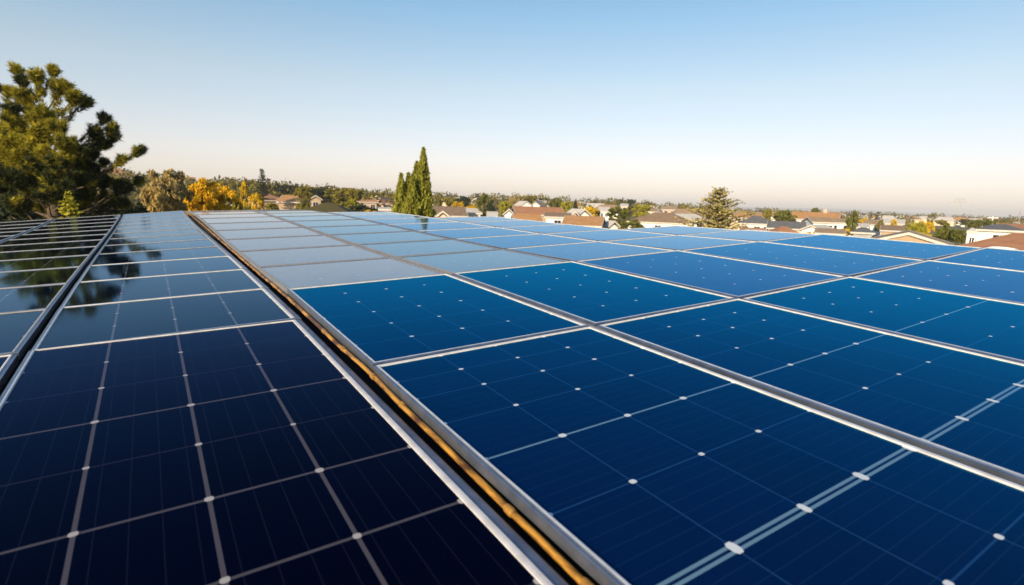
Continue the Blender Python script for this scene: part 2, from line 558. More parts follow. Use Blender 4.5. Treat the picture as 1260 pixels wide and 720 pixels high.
# blue panels right of the copper pipe --------------------------------------------------------
wR = [Q[21], Q[29], Q[30], Q[31], Q[31]]
gu = Q[22]
xs = [Q[20]]
for w in wR:
    xs.append(xs[-1] + 4 * w + gu)
nearY = [Q[23] + v for v in [0] + list(Q[33:39])]
rr = []                                  # (y0, y1, kind) in surface units
rr.append((nearY[6] - 6 * .315, nearY[0], 'near'))
rr.append((YR0 + Q[25], YR1, 'mid'))
chf = Q[26]
for k in range(10):
    rr.append((YR1 + 4 * chf * k + .045, YR1 + 4 * chf * (k + 1) - .0, 'far'))
GAPX = [.012, .018, .018, .018, 0]       # each column's glass reaches this far into the gap on its right
lastrow = [11, 11, 8, 6, 3]
firstrow = [0, 0, 0, 1, 1]
colw = ['beside the copper pipe', 'second column right of the copper pipe', 'third column right of the copper pipe', 'fourth column right of the copper pipe', 'in the rightmost column']
for ci in range(5):
    for ri in range(lastrow[ci] + 1):
        if ci >= 4 and ri < 0:
            continue
        ya, yb, kind = rr[ri]
        el, er = (0 if ci == 0 else GAPX[ci - 1]) / SR, GAPX[ci] / SR
        xa, xb = xs[ci] - el, xs[ci] + 4 * wR[ci] + er
        us = [((wR[ci] * k + el) * SR, .0016, 1) for k in (1, 2, 3)]
        H = (yb - ya) * SR
        if kind == 'near':
            vs = [((6 * .315 - .315 * k) * SR, .0018, 1) for k in range(5, 0, -1)]
            vs.append((6 * .315 * SR - .0062, .0033, 2))
            vs.append((6 * .315 * SR + .0062, .0033, 9))
            for k in range(5, 0, -1):
                vs.append(((nearY[k] - ya) * SR, .0028 if k == 4 else .0018, 2 if k == 4 else 1))
        elif kind == 'mid':
            vs = [(H * k / 6, .0017, 1) for k in range(1, 6)]
        else:
            vs = [(H * k / 4, .0017, 1) for k in range(1, 4)]
        sty = (STY_SKY if (kind == 'mid' and ci >= 2) or (ci >= 3 and kind != 'far') else STY_BLUE) if kind != 'far' else (STY_PALE, STY_MILKY, STY_SHEEN, STY_SHEEN, STY_SHEEN)[ci]
        fl = fr_ = .020
        fb_ = .015
        ft_ = .015 if kind != 'far' else .010
        if kind == 'far':
            fb_, ft_ = .010, .007
            fl = fr_ = .014 if ci > 0 else .018
        if ci == 0:
            fl = .013
        row = 'nearest camera' if ri == 0 else ('in the last row' if ri == lastrow[ci] else '%s row from the camera' % ORD[ri])
        tone = 'pale blue' if kind == 'far' else ('deep blue' if kind == 'near' else 'bright blue')
        lab = '%s solar panel %s, %s' % (tone, colw[ci], row)
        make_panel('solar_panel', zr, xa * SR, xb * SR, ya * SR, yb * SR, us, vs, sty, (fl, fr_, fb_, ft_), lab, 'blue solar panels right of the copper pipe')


def strip(x0, x1, ya, yb, zf, dz0, dz1, mb, n=40):
    """a bar of rectangular section that follows the roof surface"""
    for i in range(n):
        y0, y1 = ya + (yb - ya) * i / n, ya + (yb - ya) * (i + 1) / n
        A = [(x, y, zf(x, y) + dz) for y in (y0, y1) for dz in (dz0, dz1) for x in (x0, x1)]
        mb.add(A, [(2, 3, 7, 6), (0, 2, 6, 4), (1, 5, 7, 3)] + ([(0, 1, 3, 2)] if i == 0 else []) + ([(4, 6, 7, 5)] if i == n - 1 else []))


# mounting rails lying in the column gaps
for ci in range(1, 5):
    mb = MB()
    xa = (xs[ci] - gu) * SR + .0205 + GAPX[ci - 1]
    xb = xs[ci] * SR - .0205 - GAPX[ci - 1]
    strip(xa, xb, -.5 if ci < 3 else .9, rr[lastrow[ci]][1] * SR, zr, -.05, -.004, mb)
    o = mb.build('mounting_rail', MAT['rail'])
    tag(o, 'brown-grey metal rail between the %s and %s columns of blue panels' % (ORD[ci - 1], ORD[ci]), 'rail', 'mounting rails in the column gaps')

# copper pipe in the slot between the two arrays
xl_edge = LCOLS[0] + 4 * cw + .036
xr_edge = xs[0] * SR - .013
xp = xl_edge + (xr_edge - xl_edge) * .62


def zp(y):
    return zl(xl_edge, y) * .45 + zr(xr_edge, y) * .55 - .004


pipe = thing('copper_pipe', 'rusty copper pipe in the slot between the dark and the blue panels', 'pipe', (xp, 0, zp(0)))
mb = MB()
pts, rad = [], []
N = 150
for i in range(N):
    y = -.4 + (11.0 + .4) * i / (N - 1)
    pts.append((xp + .0012 * math.sin(y * 9) - xp, y, zp(y) + .001 * math.sin(y * 13) - zp(0)))
    rad.append(.0066 * (1 + .03 * math.sin(y * 31)))
mb.tube(pts, rad, 12)
mb.build('tube', MAT['copper'], pipe, smooth=True)
y = .12
while y < 10.9:
    mb = MB()
    L_ = random.uniform(.012, .02)
    mb.tube([(0, y - L_, zp(y - L_) - zp(0)), (0, y - L_ * .6, zp(y - L_ * .6) - zp(0)), (0, y + L_ * .6, zp(y + L_ * .6) - zp(0)), (0, y + L_, zp(y + L_) - zp(0))], [.0066, .0086, .0086, .0066], 12)
    mb.build('coupling', MAT['copper_bright'], pipe, smooth=True)
    y += random.choice((.22, .33, .47)) * random.uniform(.85, 1.15)

# ------------------------------------------------------------------ the building that carries the array
GROUND = -5.6
own = thing('house', 'low building whose roof carries all the solar panels', 'house', (0, 0, GROUND))
db = MB()


def deck(xa, xb, ya, yb, zf, nx, ny):
    for i in range(nx):
        for j in range(ny):
            X = [xa + (xb - xa) * k / nx for k in (i, i + 1)]
            Y = [ya + (yb - ya) * k / ny for k in (j, j + 1)]
            db.quad(*[(x, y, zf(x, y) - .085 - GROUND) for x, y in ((X[0], Y[0]), (X[1], Y[0]), (X[1], Y[1]), (X[0], Y[1]))])


xmid = (xl_edge + xr_edge) / 2
deck(LCOLS[2], xmid, -.9, LEND - .05, zl, 8, 24)
ends = [rr[k][1] * SR - .05 for k in lastrow]
edges = [xmid] + [(xs[k] - gu / 2) * SR for k in range(1, 5)] + [xs[4] * SR + 4 * wR[4] * SR]
for k in range(5):
    deck(edges[k], edges[k + 1], -.9, ends[k], zr, 3, 24)
db.build('roof_deck', MAT['bitumen'], own)
wb = MB()
outline = [(LCOLS[2], -.9, zl), (LCOLS[2], LEND - .05, zl), (xmid, LEND - .05, zl), (xmid, ends[0], zr)]
for k in range(5):
    outline += [(edges[k], ends[k], zr), (edges[k + 1], ends[k], zr)]
outline += [(edges[5], -.9, zr), (xmid, -.9, zr)]
for (a, b) in zip(outline, outline[1:] + outline[:1]):
    n = 12
    if (a[0] - b[0]) ** 2 + (a[1] - b[1]) ** 2 < 1e-6:
        continue
    for i in range(n):
        p = [(a[0] + (b[0] - a[0]) * k / n, a[1] + (b[1] - a[1]) * k / n) for k in (i, i + 1)]
        zf = a[2] if a[2] is b[2] else (zl if min(a[0], b[0]) < xmid - .01 else zr)
        zt = [zf(*w) - .0865 - GROUND for w in p]
        wb.quad((*p[0], 0), (*p[1], 0), (*p[1], zt[1]), (*p[0], zt[0]))
wb.build('wall', MAT['stucco'], own)

# ------------------------------------------------------------------ ground
HX = [-400, 0, 150, 230, 330, 400, 450, 530, 620, 770, 900, 1000, 1260]
HH = [10, 10, 9, 6, 6.5, 5, 3, 2.5, 3.5, 2, 0, 0, 0]


def ground(x, y):
    d = math.hypot(x, y)
    a = math.atan2(x, y) - YAW
    a = (a + math.pi) % (2 * math.pi) - math.pi
    if abs(a) < 1.3:
        px = 630 + F_PX * math.tan(a)
    else:
        px = -400 if a < 0 else 1260
    h = float(np.interp(px, HX, HH))
    t = min(max((d - 70) / 260, 0), 1)
    t = t * t * (3 - 2 * t)
    far = min(max((d - 600) / 1500, 0), 1)
    return GROUND + h * t * (1 - far) - 4 * far


gb = MB()
rad = [0.5, 6, 12, 20, 35, 50, 70, 90, 110, 130, 150, 175, 200, 230, 260, 300, 340, 400, 480, 600, 800, 1100, 1500, 2200, 3500, 6000, 7600]
NA = 144
b0 = []
for r in rad:
    for k in range(NA):
        a = 2 * math.pi * k / NA
        x, y = math.sin(a) * r, math.cos(a) * r
        gb.v.append((x, y, ground(x, y) + (random.uniform(-.15, .15) if r > 30 else 0)))
for i in range(len(rad) - 1):
    for k in range(NA):
        k2 = (k + 1) % NA
        gb.f.append((i * NA + k, (i + 1) * NA + k, (i + 1) * NA + k2, i * NA + k2))
        gb.m.append(0)
        gb.t.append(.5)
gb.f.append(tuple(range(NA)))
gb.m.append(0)
gb.t.append(.5)
MAT['ground'] = plain('dry_ground', (.20, .16, .06), (.07, .075, .025), .95, 0, .05, lo=.38, hi=.6)
tag(gb.build('ground', MAT['ground'], smooth=True), 'dry grassy ground of the suburb', kind='structure')

# low far ridges on the horizon
MAT['far_hill'] = plain('far_hill', (.14, .12, .09), (.10, .09, .07), .95, 0, .002)


def ridge(name, d, pts):
    mb = MB()
    n = len(pts)
    for px, h in pts:
        p = place(px, d)
        q = place(px, d * 1.25)
        mb.v += [(p.x, p.y, -14), (q.x, q.y, h), (q.x * 1.2, q.y * 1.2, -14)]
    for i in range(n - 1):
        for k in (0, 1):
            mb.f.append((i * 3 + k, (i + 1) * 3 + k, (i + 1) * 3 + k + 1, i * 3 + k + 1))
            mb.m.append(0)
            mb.t.append(.5)
    tag(mb.build(name, MAT['far_hill'], smooth=True), 'low far ridge on the horizon', kind='structure')


ridge('hills', 5200, [(560, 8), (640, 26), (720, 30), (800, 22), (860, 30), (920, 26), (980, 34), (1040, 38), (1100, 24), (1160, 14), (1230, 10), (1320, 8), (1400, 5)])

# ------------------------------------------------------------------ foliage
LEAF = {
    'gold': leafmat('gold_leaves', (.60, .40, .015), .35, .3),
    'amber': leafmat('amber_leaves', (.66, .40, .012), .35, .3),
    'olive': leafmat('olive_leaves', (.20, .17, .02), .5, .25),
    'green': leafmat('green_leaves', (.125, .130, .018), .5, .25),
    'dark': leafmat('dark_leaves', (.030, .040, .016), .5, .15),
    'lime': leafmat('lime_leaves', (.34, .31, .022), .4, .3),
    'straw': leafmat('straw_leaves', (.36, .27, .10), .45, .25),
    'pine': leafmat('pine_needles', (.31, .27, .02), .5, .2),  # sunlit copy of the needle colour
    'pineshade': leafmat('pine_needles_shaded', (.035, .045, .012), .5, .1),  # shade put into the needle colour of low and right-hand clumps
    'cypress': leafmat('cypress_leaves', (.19, .19, .02), .55, .15),
    'woods': leafmat('mixed_leaves', (.14, .115, .02), .7, .2),
    'cedar': leafmat('cedar_needles', (.36, .30, .09), .5, .2),
}
MAT['bark'] = plain('bark', (.11, .075, .045), (.05, .035, .022), .9, 0, 12, bump=.6)


def leaf_arrays(cen, size, flat=0.0, elong=1.0):
    """a small diamond leaf for every centre, random direction; returns verts, faces"""
    n = len(cen)
    d = RNG.normal(size=(n, 3))
    d[:, 2] *= (1 - flat)
    d /= np.linalg.norm(d, axis=1)[:, None] + 1e-9
    e = RNG.normal(size=(n, 3))
    e -= d * (e * d).sum(1)[:, None]
    e /= np.linalg.norm(e, axis=1)[:, None] + 1e-9
    s = size * RNG.uniform(.6, 1.4, (n, 1))
    a, b = d * s * elong, e * s * .6
    v = np.stack([cen - a, cen + b, cen + a, cen - b], 1).reshape(-1, 3)
    return v


def leaf_mesh(name, cen, size, mat, tone, flat=0.0, elong=1.0):
    v = leaf_arrays(cen, size, flat, elong)
    n = len(cen)
    me = bpy.data.meshes.new(name)
    me.vertices.add(len(v))
    me.vertices.foreach_set('co', v.ravel())
    me.loops.add(4 * n)
    me.loops.foreach_set('vertex_index', np.arange(4 * n))
    me.polygons.add(n)
    me.polygons.foreach_set('loop_start', np.arange(n) * 4)
    me.polygons.foreach_set('loop_total', np.full(n, 4))
    me.materials.append(mat)
    at = me.attributes.new('tone', 'FLOAT', 'FACE')
    at.data.foreach_set('value', np.clip(tone, 0, 1).astype(np.float32))
    me.update()
    me.validate()
    return me


def crown_points(nclump, per, shape='round', spread=.17):
    """unit crown: x,y in -1..1, z in 0..1; clumps on and in an uneven ellipsoid"""
    C, T = [], []
    for _ in range(nclump):
        if shape == 'round':
            d = RNG.normal(size=3)
            d /= np.linalg.norm(d)
            r = RNG.uniform(.45, .88) * (1 + .18 * math.sin(3 * math.atan2(d[1], d[0])))
            c = np.array([d[0] * r, d[1] * r, .5 + d[2] * r * .45])
        elif shape == 'cone':
            z = RNG.uniform(0, 1) ** 1.2
            a = RNG.uniform(0, 2 * math.pi)
            r = (1 - z) * RNG.uniform(.4, .95) + .03
            c = np.array([math.cos(a) * r, math.sin(a) * r, .03 + z * .93])
        elif shape == 'egg':
            z = RNG.uniform(0, 1)
            a = RNG.uniform(0, 2 * math.pi)
            r = math.sin(math.pi * min(1, (z * .88 + .10))) ** .8 * RNG.uniform(.5, .9)
            c = np.array([math.cos(a) * r, math.sin(a) * r, .04 + z * .90])
        elif shape == 'mound':
            d = RNG.normal(size=3)
            d[2] = abs(d[2])
            d /= np.linalg.norm(d)
            r = RNG.uniform(.55, .92)
            c = np.array([d[0] * r, d[1] * r, d[2] * r * .9])
        s = spread * RNG.uniform(.6, 1.3)
        k = int(per * RNG.uniform(.6, 1.4))
        p = RNG.normal(size=(k, 3))
        p /= np.linalg.norm(p, axis=1)[:, None]
        p *= (RNG.uniform(.3, 1, (k, 1)) ** .5) * s
        p[:, 2] *= .5
        C.append(c + p)
        T.append(np.clip(RNG.uniform(.15, .85) + RNG.normal(0, .15, k), 0, 1))
    return np.concatenate(C), np.concatenate(T)


TREES = {}


def tree_mesh(shape, colr, size, variant, elong=1.0, n=(34, 46)):
    key = (shape, colr, size, variant, n)
    if key not in TREES:
        p, t = crown_points(n[0], n[1], shape)
        TREES[key] = leaf_mesh('crown', p, size, LEAF[colr], t, elong=elong)
    return TREES[key]


TRUNK = {}


def trunk_mesh(variant):
    if variant not in TRUNK:
        mb = MB()
        rnd = random.Random(variant)
        mb.tube([(0, 0, -.25), (rnd.uniform(-.05, .05), rnd.uniform(-.05, .05), .3), (rnd.uniform(-.08, .08), rnd.uniform(-.08, .08), .62), (rnd.uniform(-.1, .1), 0, .85)], [.085, .065, .04, .015], 7)
        for k in range(6):
            a = k * 1.05 + rnd.random()
            z = rnd.uniform(.12, .55)
            r = rnd.uniform(.45, .75)
            mb.tube([(0, 0, z), (math.cos(a) * r * .5, math.sin(a) * r * .5, z + .10), (math.cos(a) * r, math.sin(a) * r, z + .22)], [.035, .022, .006], 5)
        TRUNK[variant] = mb.mesh('trunk', MAT['bark'], True)
    return TRUNK[variant]


def tree(px, d, ytop, ybot, wpx, colr, label, shape='round', group=None, size=.075, name='tree', cat='tree', variant=None, n=(34, 46), elong=1.0):
    if variant is None:
        variant = random.randrange(3)
    zt, zb = lift(px, ytop, d), lift(px, ybot, d)
    p = place(px, d)
    g = ground(p.x, p.y)
    zb = max(zb, g)
    H = max(zt - zb, .5)
    R = wpx / F_PX * d * .5
    o = thing(name, label, cat, (p.x, p.y, g), random.uniform(0, 6.28), group)
    c = link('crown', tree_mesh(shape, colr, size, variant, elong, n), o)
    c.location = (0, 0, zb - g)
    c.scale = (R, R, H)
    if zb - g > 1.2:                                  # lower foliage below the sight line
        lo_ = g + (.1 if (cat == 'hedge' or any(w in label for w in ('bush', 'shrub'))) else 1.4)
        if zb - lo_ > .6:
            c2 = link('crown', tree_mesh('round', colr, size, variant, elong, n), o)
            c2.location = (0, 0, lo_ - g)
            c2.scale = (R * .9, R * .9, zb - lo_ + .25 * H)
    t = link('trunk', trunk_mesh(variant), o)
    base = zb - g
    t.location = (0, 0, base)
    t.scale = (R * .8, R * .8, H)
    if base > .2 * H:
        mb = MB()
        mb.tube([(0, 0, -.1), (0, 0, base - .2 * H)], [.085 * R * .9, .07 * R], 7)
        mb.build('lower_trunk', MAT['bark'], o, True)
    return o


# the big pine ------------------------------------------------------------------------------
PD = 14.5


def pp(cx, cy, dd=0.0):
    """pixel of the pine's outline -> point at the pine's distance (dd metres further)"""
    return place(cx, PD + dd, lift(cx, cy, PD + dd))


def needle_tufts(name, tips, mats, nper=54, L=.135, parent=None):
    """bottle-brush tufts: needles fanned forward round a short twig; tips = (pos, dir, tone, matindex)"""
    V, T, MI = [], [], []
    for pos, d, tone, mi, sc in tips:
        d = np.array(d) / np.linalg.norm(d)
        k = nper
        r = RNG.normal(size=(k, 3))
        r -= np.outer(r @ d, d)
        r /= np.linalg.norm(r, axis=1)[:, None]
        f = RNG.uniform(-.1, 1.0, (k, 1))
        nd = d * (.35 + f * .75) + r * (1.0 - .45 * f)
        nd /= np.linalg.norm(nd, axis=1)[:, None]
        along = RNG.uniform(-.16, .05, (k, 1)) * sc
        base = np.array(pos) + d * along
        ln = L * sc * RNG.uniform(.7, 1.15, (k, 1))
        side = np.cross(nd, RNG.normal(size=(k, 3)))
        side /= np.linalg.norm(side, axis=1)[:, None]
        w = .0085 * sc
        tip = base + nd * ln
        V.append(np.stack([base - side * w, base + side * w, tip], 1).reshape(-1, 3))
        T.append(np.clip(tone + RNG.normal(0, .12, k), 0, 1))
        MI.append(np.full(k, mi))
    v = np.concatenate(V)
    n = len(v) // 3
    me = bpy.data.meshes.new(name)
    me.vertices.add(len(v))
    me.vertices.foreach_set('co', v.ravel())
    me.loops.add(3 * n)
    me.loops.foreach_set('vertex_index', np.arange(3 * n))
    me.polygons.add(n)
    me.polygons.foreach_set('loop_start', np.arange(n) * 3)
    me.polygons.foreach_set('loop_total', np.full(n, 3))
    for m in mats:
        me.materials.append(m)
    me.polygons.foreach_set('material_index', np.concatenate(MI).astype(np.int32))
    at = me.attributes.new('tone', 'FLOAT', 'FACE')
    at.data.foreach_set('value', np.concatenate(T).astype(np.float32))
    me.update()
    me.validate()
    return link(name, me, parent)


pr = place(66, PD)
pg = ground(pr.x, pr.y)
pine = thing('pine_tree', 'big pine tree with tufted branches left of the solar roof', 'tree', (pr.x, pr.y, pg))
base = Vector((pr.x, pr.y, pg))
wood = MB()
tk = [pp(70, 330), pp(68, 262), pp(66, 205), pp(63, 180, .1), pp(60, 150, .1), pp(50, 120, .1)]
tk[0] = Vector((pr.x, pr.y, pg))
wood.tube([p - base for p in tk], [.21, .16, .12, .09, .06, .03], 9)
# clump outline read in crop pixels (x, y, radius, depth offset)
S3 = 300 / 982
CL = [(150,400,40,-.5),(185,350,36,-.4),(110,440,50,-.6),(160,470,50,-.8),(230,520,55,-.7),(150,560,60,-.6),(60,430,50,-.5),(0,480,60,-.4),(290,450,40,-.6),(90,300,36,-.3),(240,300,30,-.2),(170,300,28,-.4),(270,560,60,-.5),(60,520,60,-.8),(200,590,50,-.9),(350,520,50,.1),(400,500,40,.3),(120,390,36,-.7),(135,125,30,0),(150,165,30,.3),(205,150,42,-.2),(275,130,26,.3),(300,185,46,-.1),(345,225,38,-.3),(385,240,34,.4),(40,185,26,0),(90,200,30,.3),(140,215,36,-.3),(20,262,34,.5),(90,265,36,0),(215,280,40,-.5),(165,245,24,.2),
      (110,330,50,-.4),(45,345,52,.2),(75,385,46,-.6),(260,335,44,-.7),(295,390,46,-.9),(205,430,44,-.9),(250,465,48,-.8),(330,420,40,.3),(455,300,28,.6),(480,340,32,.4),(420,350,34,.5),(490,365,30,.2),(440,390,40,.4),(395,430,40,.2),(335,470,44,.1),(385,485,40,.5),(510,455,20,.3),(578,425,20,.3),(590,418,14,.3),(435,462,20,.4),
      (60,470,70,.6),(130,520,76,.2),(30,560,70,.6),(220,545,64,.3),(300,530,60,.3),(375,535,56,.6),(440,540,46,.7),(500,555,50,.9),(570,535,26,1.2),(330,600,60,.3),(430,605,56,.9),(180,620,60,.2),(80,620,70,.2),(-30,330,40,.5),(-40,430,60,.4),(-50,540,90,.4),(10,430,56,-.2),(170,480,50,.4),(360,580,50,.9),(500,620,40,1.2),(250,600,50,-.1)]
tips = []
for cx, cy, r, dd in CL:
    x, y = cx * S3, 60 + cy * S3
    c = pp(x, y, dd + random.uniform(-.3, .3))
    R = r * S3 / F_PX * PD
    low = cy > 455
    # limb from the trunk to the clump
    ty = min(max(y + 26 + abs(x - 66) * .18, 128), 300)
    st = pp(64 if ty > 170 else 58, ty, .05)
    mid = (st + c) / 2 + Vector((0, 0, -.12 - .1 * random.random()))
    wood.tube([st - base, mid - base, c - base], [.030, .020, .008], 6)
    n = max(22, int(74 * (R / .3) ** 2)) if not low else max(24, int(56 * (R / .3) ** 2))
    mi = 1 if (low or (cx > 330 and random.random() < .5) or random.random() < .12 or (dd > .3 and random.random() < .3)) else 0  # low clumps and many right-hand ones take the painted shade
    ct = random.uniform(.3, .75)
    if not low:
        for _ in range(int(n * .3)):
            t_ = random.uniform(.5, 1.0)
            q_ = (mid + (c - mid) * (t_ * 2 - 1)) if t_ > .5 else (st + (mid - st) * t_ * 2)
            d = RNG.normal(size=3)
            d /= np.linalg.norm(d)
            tips.append((np.array(q_) + d * R * .5 - np.array(base), d * .8 + np.array([0, 0, .8]) + (np.array(c) - np.array(st)) * .4, ct, mi if random.random() < .8 else 1 - mi, random.uniform(.8, 1.1)))
    for _ in range(n):
        d = RNG.normal(size=3)
        d /= np.linalg.norm(d)
        rr_ = RNG.uniform(.1, .72)
        pos = np.array(c) + d * R * rr_ * np.array([1, 1, .85])
        dirn = d * .8 + np.array([0, 0, .75])
        dirn += (np.array(c) - np.array(st)) * .35
        tips.append((pos - np.array(base), dirn, ct + (.15 if d[2] > .2 else -.1), mi if random.random() < .85 else 1 - mi, random.uniform(.8, 1.15)))  # upper tufts lighter: lit tops put into the tone
        if _ % 4 == 0:
            wood.tube([c - base, Vector(pos) - base], [.012, .006], 4, caps=False)
wood.build('trunk', MAT['bark'], pine, True)
needle_tufts('crown', tips, [LEAF['pine'], LEAF['pineshade']], parent=pine)

# cypress: three upright flame-shaped spires on one plant ------------------------------------
CYD = 24


def cypress():
    p = place(507, CYD)
    g = ground(p.x, p.y)
    o = thing('cypress_tree', 'tall twin-peaked cypress standing dark green behind the far panel edge', 'tree', (p.x, p.y, g))
    C, T = [], []
    b = np.array((p.x, p.y, g))
    for x0, x1, yt, yb, wid, dz in ((519, 514, 187, 275, 15, 0), (492, 495, 217, 275, 14, -.3), (501, 500, 216, 275, 13, -.1), (511, 505, 203, 275, 15, .1), (522, 516, 204, 275, 13, .2), (489, 493, 230, 275, 11, -.2), (525, 518, 228, 275, 11, -.2), (506, 506, 222, 275, 14, -.5)):
        zt = lift(x0, yt, CYD)
        zb = max(lift(x0, yb + 60, CYD), g + .3)
        n = 5600
        z = RNG.uniform(0, 1, n)
        a = RNG.uniform(0, 2 * math.pi, n)
        prof = np.minimum(1, (1 - z) / .55) ** .75 * np.minimum(1, .5 + z * 2.5)
        lump = 1 + .22 * np.sin(a * 5 + z * 9) * np.sin(z * 31 + a * 2) + .15 * np.sin(z * 57 + a * 3)
        r = wid / F_PX * CYD * prof * lump * (RNG.uniform(0, 1, n) ** .35)
        cx = np.array([place(x1 + (x0 - x1) * t, CYD + dz)[:2] for t in (0, 1)])
        ax = cx[0] + (cx[1] - cx[0]) * z[:, None]
        P = np.c_[ax[:, 0] + np.cos(a) * r, ax[:, 1] + np.sin(a) * r, zb + (zt - zb) * z]
        C.append(P - b)
        T.append(np.clip(.5 + .35 * np.sin(a * 5 + z * 9) * np.sin(z * 31 + a * 2) + RNG.normal(0, .12, n), 0, 1))
    C, T = np.concatenate(C), np.concatenate(T)
    # sprays point upward
    n = len(C)
    d = RNG.normal(size=(n, 3)) * .45 + np.array([0, 0, 1])
    d /= np.linalg.norm(d, axis=1)[:, None]
    e = np.cross(d, RNG.normal(size=(n, 3)))
    e /= np.linalg.norm(e, axis=1)[:, None]
    s = RNG.uniform(.05, .11, (n, 1))
    v = np.stack([C - d * s, C + e * s * .4, C + d * s * 1.3, C - e * s * .4], 1).reshape(-1, 3)
    me = bpy.data.meshes.new('crown')
    me.from_pydata(v.tolist(), [], (np.arange(4 * n).reshape(-1, 4)).tolist())
    me.materials.append(LEAF['cypress'])
    at = me.attributes.new('tone', 'FLOAT', 'FACE')
    at.data.foreach_set('value', T.astype(np.float32))
    link('crown', me, o)
    mb = MB()
    mb.tube([(0, 0, -.1), (0, 0, 2.5), (.1, 0, 4.5)], [.2, .15, .05], 8)
    mb.build('trunk', MAT['bark'], o, True)


cypress()


def layered_conifer(px, d, yt, yb, wpx, colr, label, tiers=9, arms=7, droop=.0, lean=0.0, dens=26, thin=1.0):
    p = place(px, d)
    g = ground(p.x, p.y)
    zt, zb = lift(px, yt, d), max(lift(px, yb, d), g + .2)
    o = thing('conifer_tree', label, 'tree', (p.x, p.y, g))
    H, R = zt - zb, wpx / F_PX * d / 2
    wood = MB()
    wood.tube([(0, 0, -.1), (0, 0, zb - g), (lean * R * .4, 0, zb - g + H * .6), (lean * R * .5, 0, zt - g)], [.05 * R + .08, .05 * R + .06, .03 * R + .02, .01], 7)
    C, T = [], []
    for t in range(tiers):
        f = t / (tiers - 1)
        z = zb - g + H * (f ** .9) * .97
        rr_ = R * (1 - f * .84) * random.uniform(.72, 1.1)
        for a in range(arms):
            an = 6.283 * (a + random.random()) / arms
            ln = rr_ * random.uniform(.5, 1.2)
            e = Vector((math.cos(an) * ln, math.sin(an) * ln, z + ln * (.28 - droop) + random.uniform(-.03, .06) * H))
            s = Vector((lean * R * .4 * f, 0, z))
            wood.tube([s, (s + e) / 2 + Vector((0, 0, -.02 * H)), e], [.02 * R, .012 * R, .004 * R], 4, caps=False)
            k = max(6, int(dens * ln / R))
            tt = RNG.uniform(.2, 1, k)
            q = np.array(s) + (np.array(e) - np.array(s)) * tt[:, None] + RNG.normal(0, 1, (k, 3)) * np.array([.085 * R, .085 * R, .03 * R]) * thin
            C.append(q)
            T.append(np.clip(random.uniform(.25, .75) + RNG.normal(0, .15, k), 0, 1))
    wood.build('trunk', MAT['bark'], o, True)
    C, T = np.concatenate(C), np.concatenate(T)
    link('crown', leaf_mesh('crown', C, (.055 * R + .02) * thin ** 1.3, LEAF[colr], T, flat=.45, elong=1.4), o)
    return o


layered_conifer(876, 42, 234, 292, 104, 'cedar', 'feathery pale green conifer with a ragged top behind the right panels', 13, 9, lean=.1, dens=58, thin=.5)
layered_conifer(324, 95, 211, 245, 22, 'dark', 'small dark pointed conifer on the hillside left of the twin-peaked cypress', 12, 9, droop=.2, dens=30)
layered_conifer(87, 11.5, 238, 275, 30, 'lime', 'small yellow-green young conifer in front of the big pine', 8, 8, dens=34)

# bushes and single trees near the left edge
tree(207, 20, 207, 268, 56, 'straw', 'wispy straw-coloured tree between the big pine and the golden bush', 'round', size=.04, n=(110, 90), elong=1.8)
tree(176, 21.5, 240, 275, 60, 'dark', 'dark hedge under the wispy straw-coloured tree', 'mound', name='hedge', cat='hedge', n=(50, 60))
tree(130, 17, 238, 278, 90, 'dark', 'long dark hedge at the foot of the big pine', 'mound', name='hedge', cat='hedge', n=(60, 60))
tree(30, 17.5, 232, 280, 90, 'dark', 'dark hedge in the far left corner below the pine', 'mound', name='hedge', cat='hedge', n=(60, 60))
tree(254, 23, 221.5, 274, 68, 'amber', 'broad golden round tree just beyond the dark panels', 'round', size=.036, n=(150, 110))
tree(283, 34, 232, 268, 28, 'olive', 'olive green bush touching the right side of the golden round tree', 'round', size=.07, n=(40, 60))
tree(225, 27, 245, 270, 36, 'olive', 'low olive bush left of the golden round tree', 'mound', size=.07, n=(40, 60))
tree(301, 48, 224, 262, 18, 'gold', 'slim golden tree left of the small dark conifer', 'egg', size=.05, n=(64, 70))
tree(316, 46, 235, 262, 20, 'gold', 'golden bush at the foot of the small dark conifer', 'round', size=.05, n=(64, 70))
tree(300, 40, 250, 266, 26, 'lime', 'low yellow-green bush under the slim golden tree', 'mound', size=.05, n=(64, 70))
tree(334, 60, 246, 262, 22, 'olive', 'low olive bush right of the golden bush and conifer', 'mound', size=.05, n=(64, 70))

# ------------------------------------------------------------------ houses
WALLM = {
    'white': plain('white_render', (.80, .78, .74), (.70, .68, .64), .85, 0, .8),
    'cream': plain('cream_render', (.62, .52, .38), (.52, .43, .31), .85, 0, .8),
    'tan': plain('tan_render', (.42, .30, .19), (.35, .25, .16), .85, 0, .8),
    'grey': plain('grey_render', (.36, .36, .37), (.28, .28, .29), .85, 0, .8),
    'pink': plain('pink_render', (.55, .38, .30), (.47, .32, .25), .85, 0, .8),
}
ROOFM = {
    'orange': roofmat('orange_tiles', (.48, .23, .08), (.58, .31, .12)),
    'brown': roofmat('brown_tiles', (.24, .155, .09), (.33, .22, .13)),
    'red': roofmat('terracotta_tiles', (.42, .18, .08), (.52, .25, .12)),
    'grey': roofmat('grey_tiles', (.12, .12, .125), (.18, .175, .17)),
    'tan': roofmat('tan_tiles', (.34, .22, .12), (.42, .29, .17)),
    'pale': roofmat('pale_tiles', (.60, .55, .48), (.70, .65, .58)),
    'moss': roofmat('mossy_tiles', (.085, .065, .012), (.13, .10, .018)),
}
MAT['pane'] = glazed('window_glass', (.012, .018, .028), (.9, .95, 1), 1.5, .03)
MAT['fascia'] = plain('fascia_paint', (.55, .51, .45), (.48, .44, .39), .6, 0, 3)
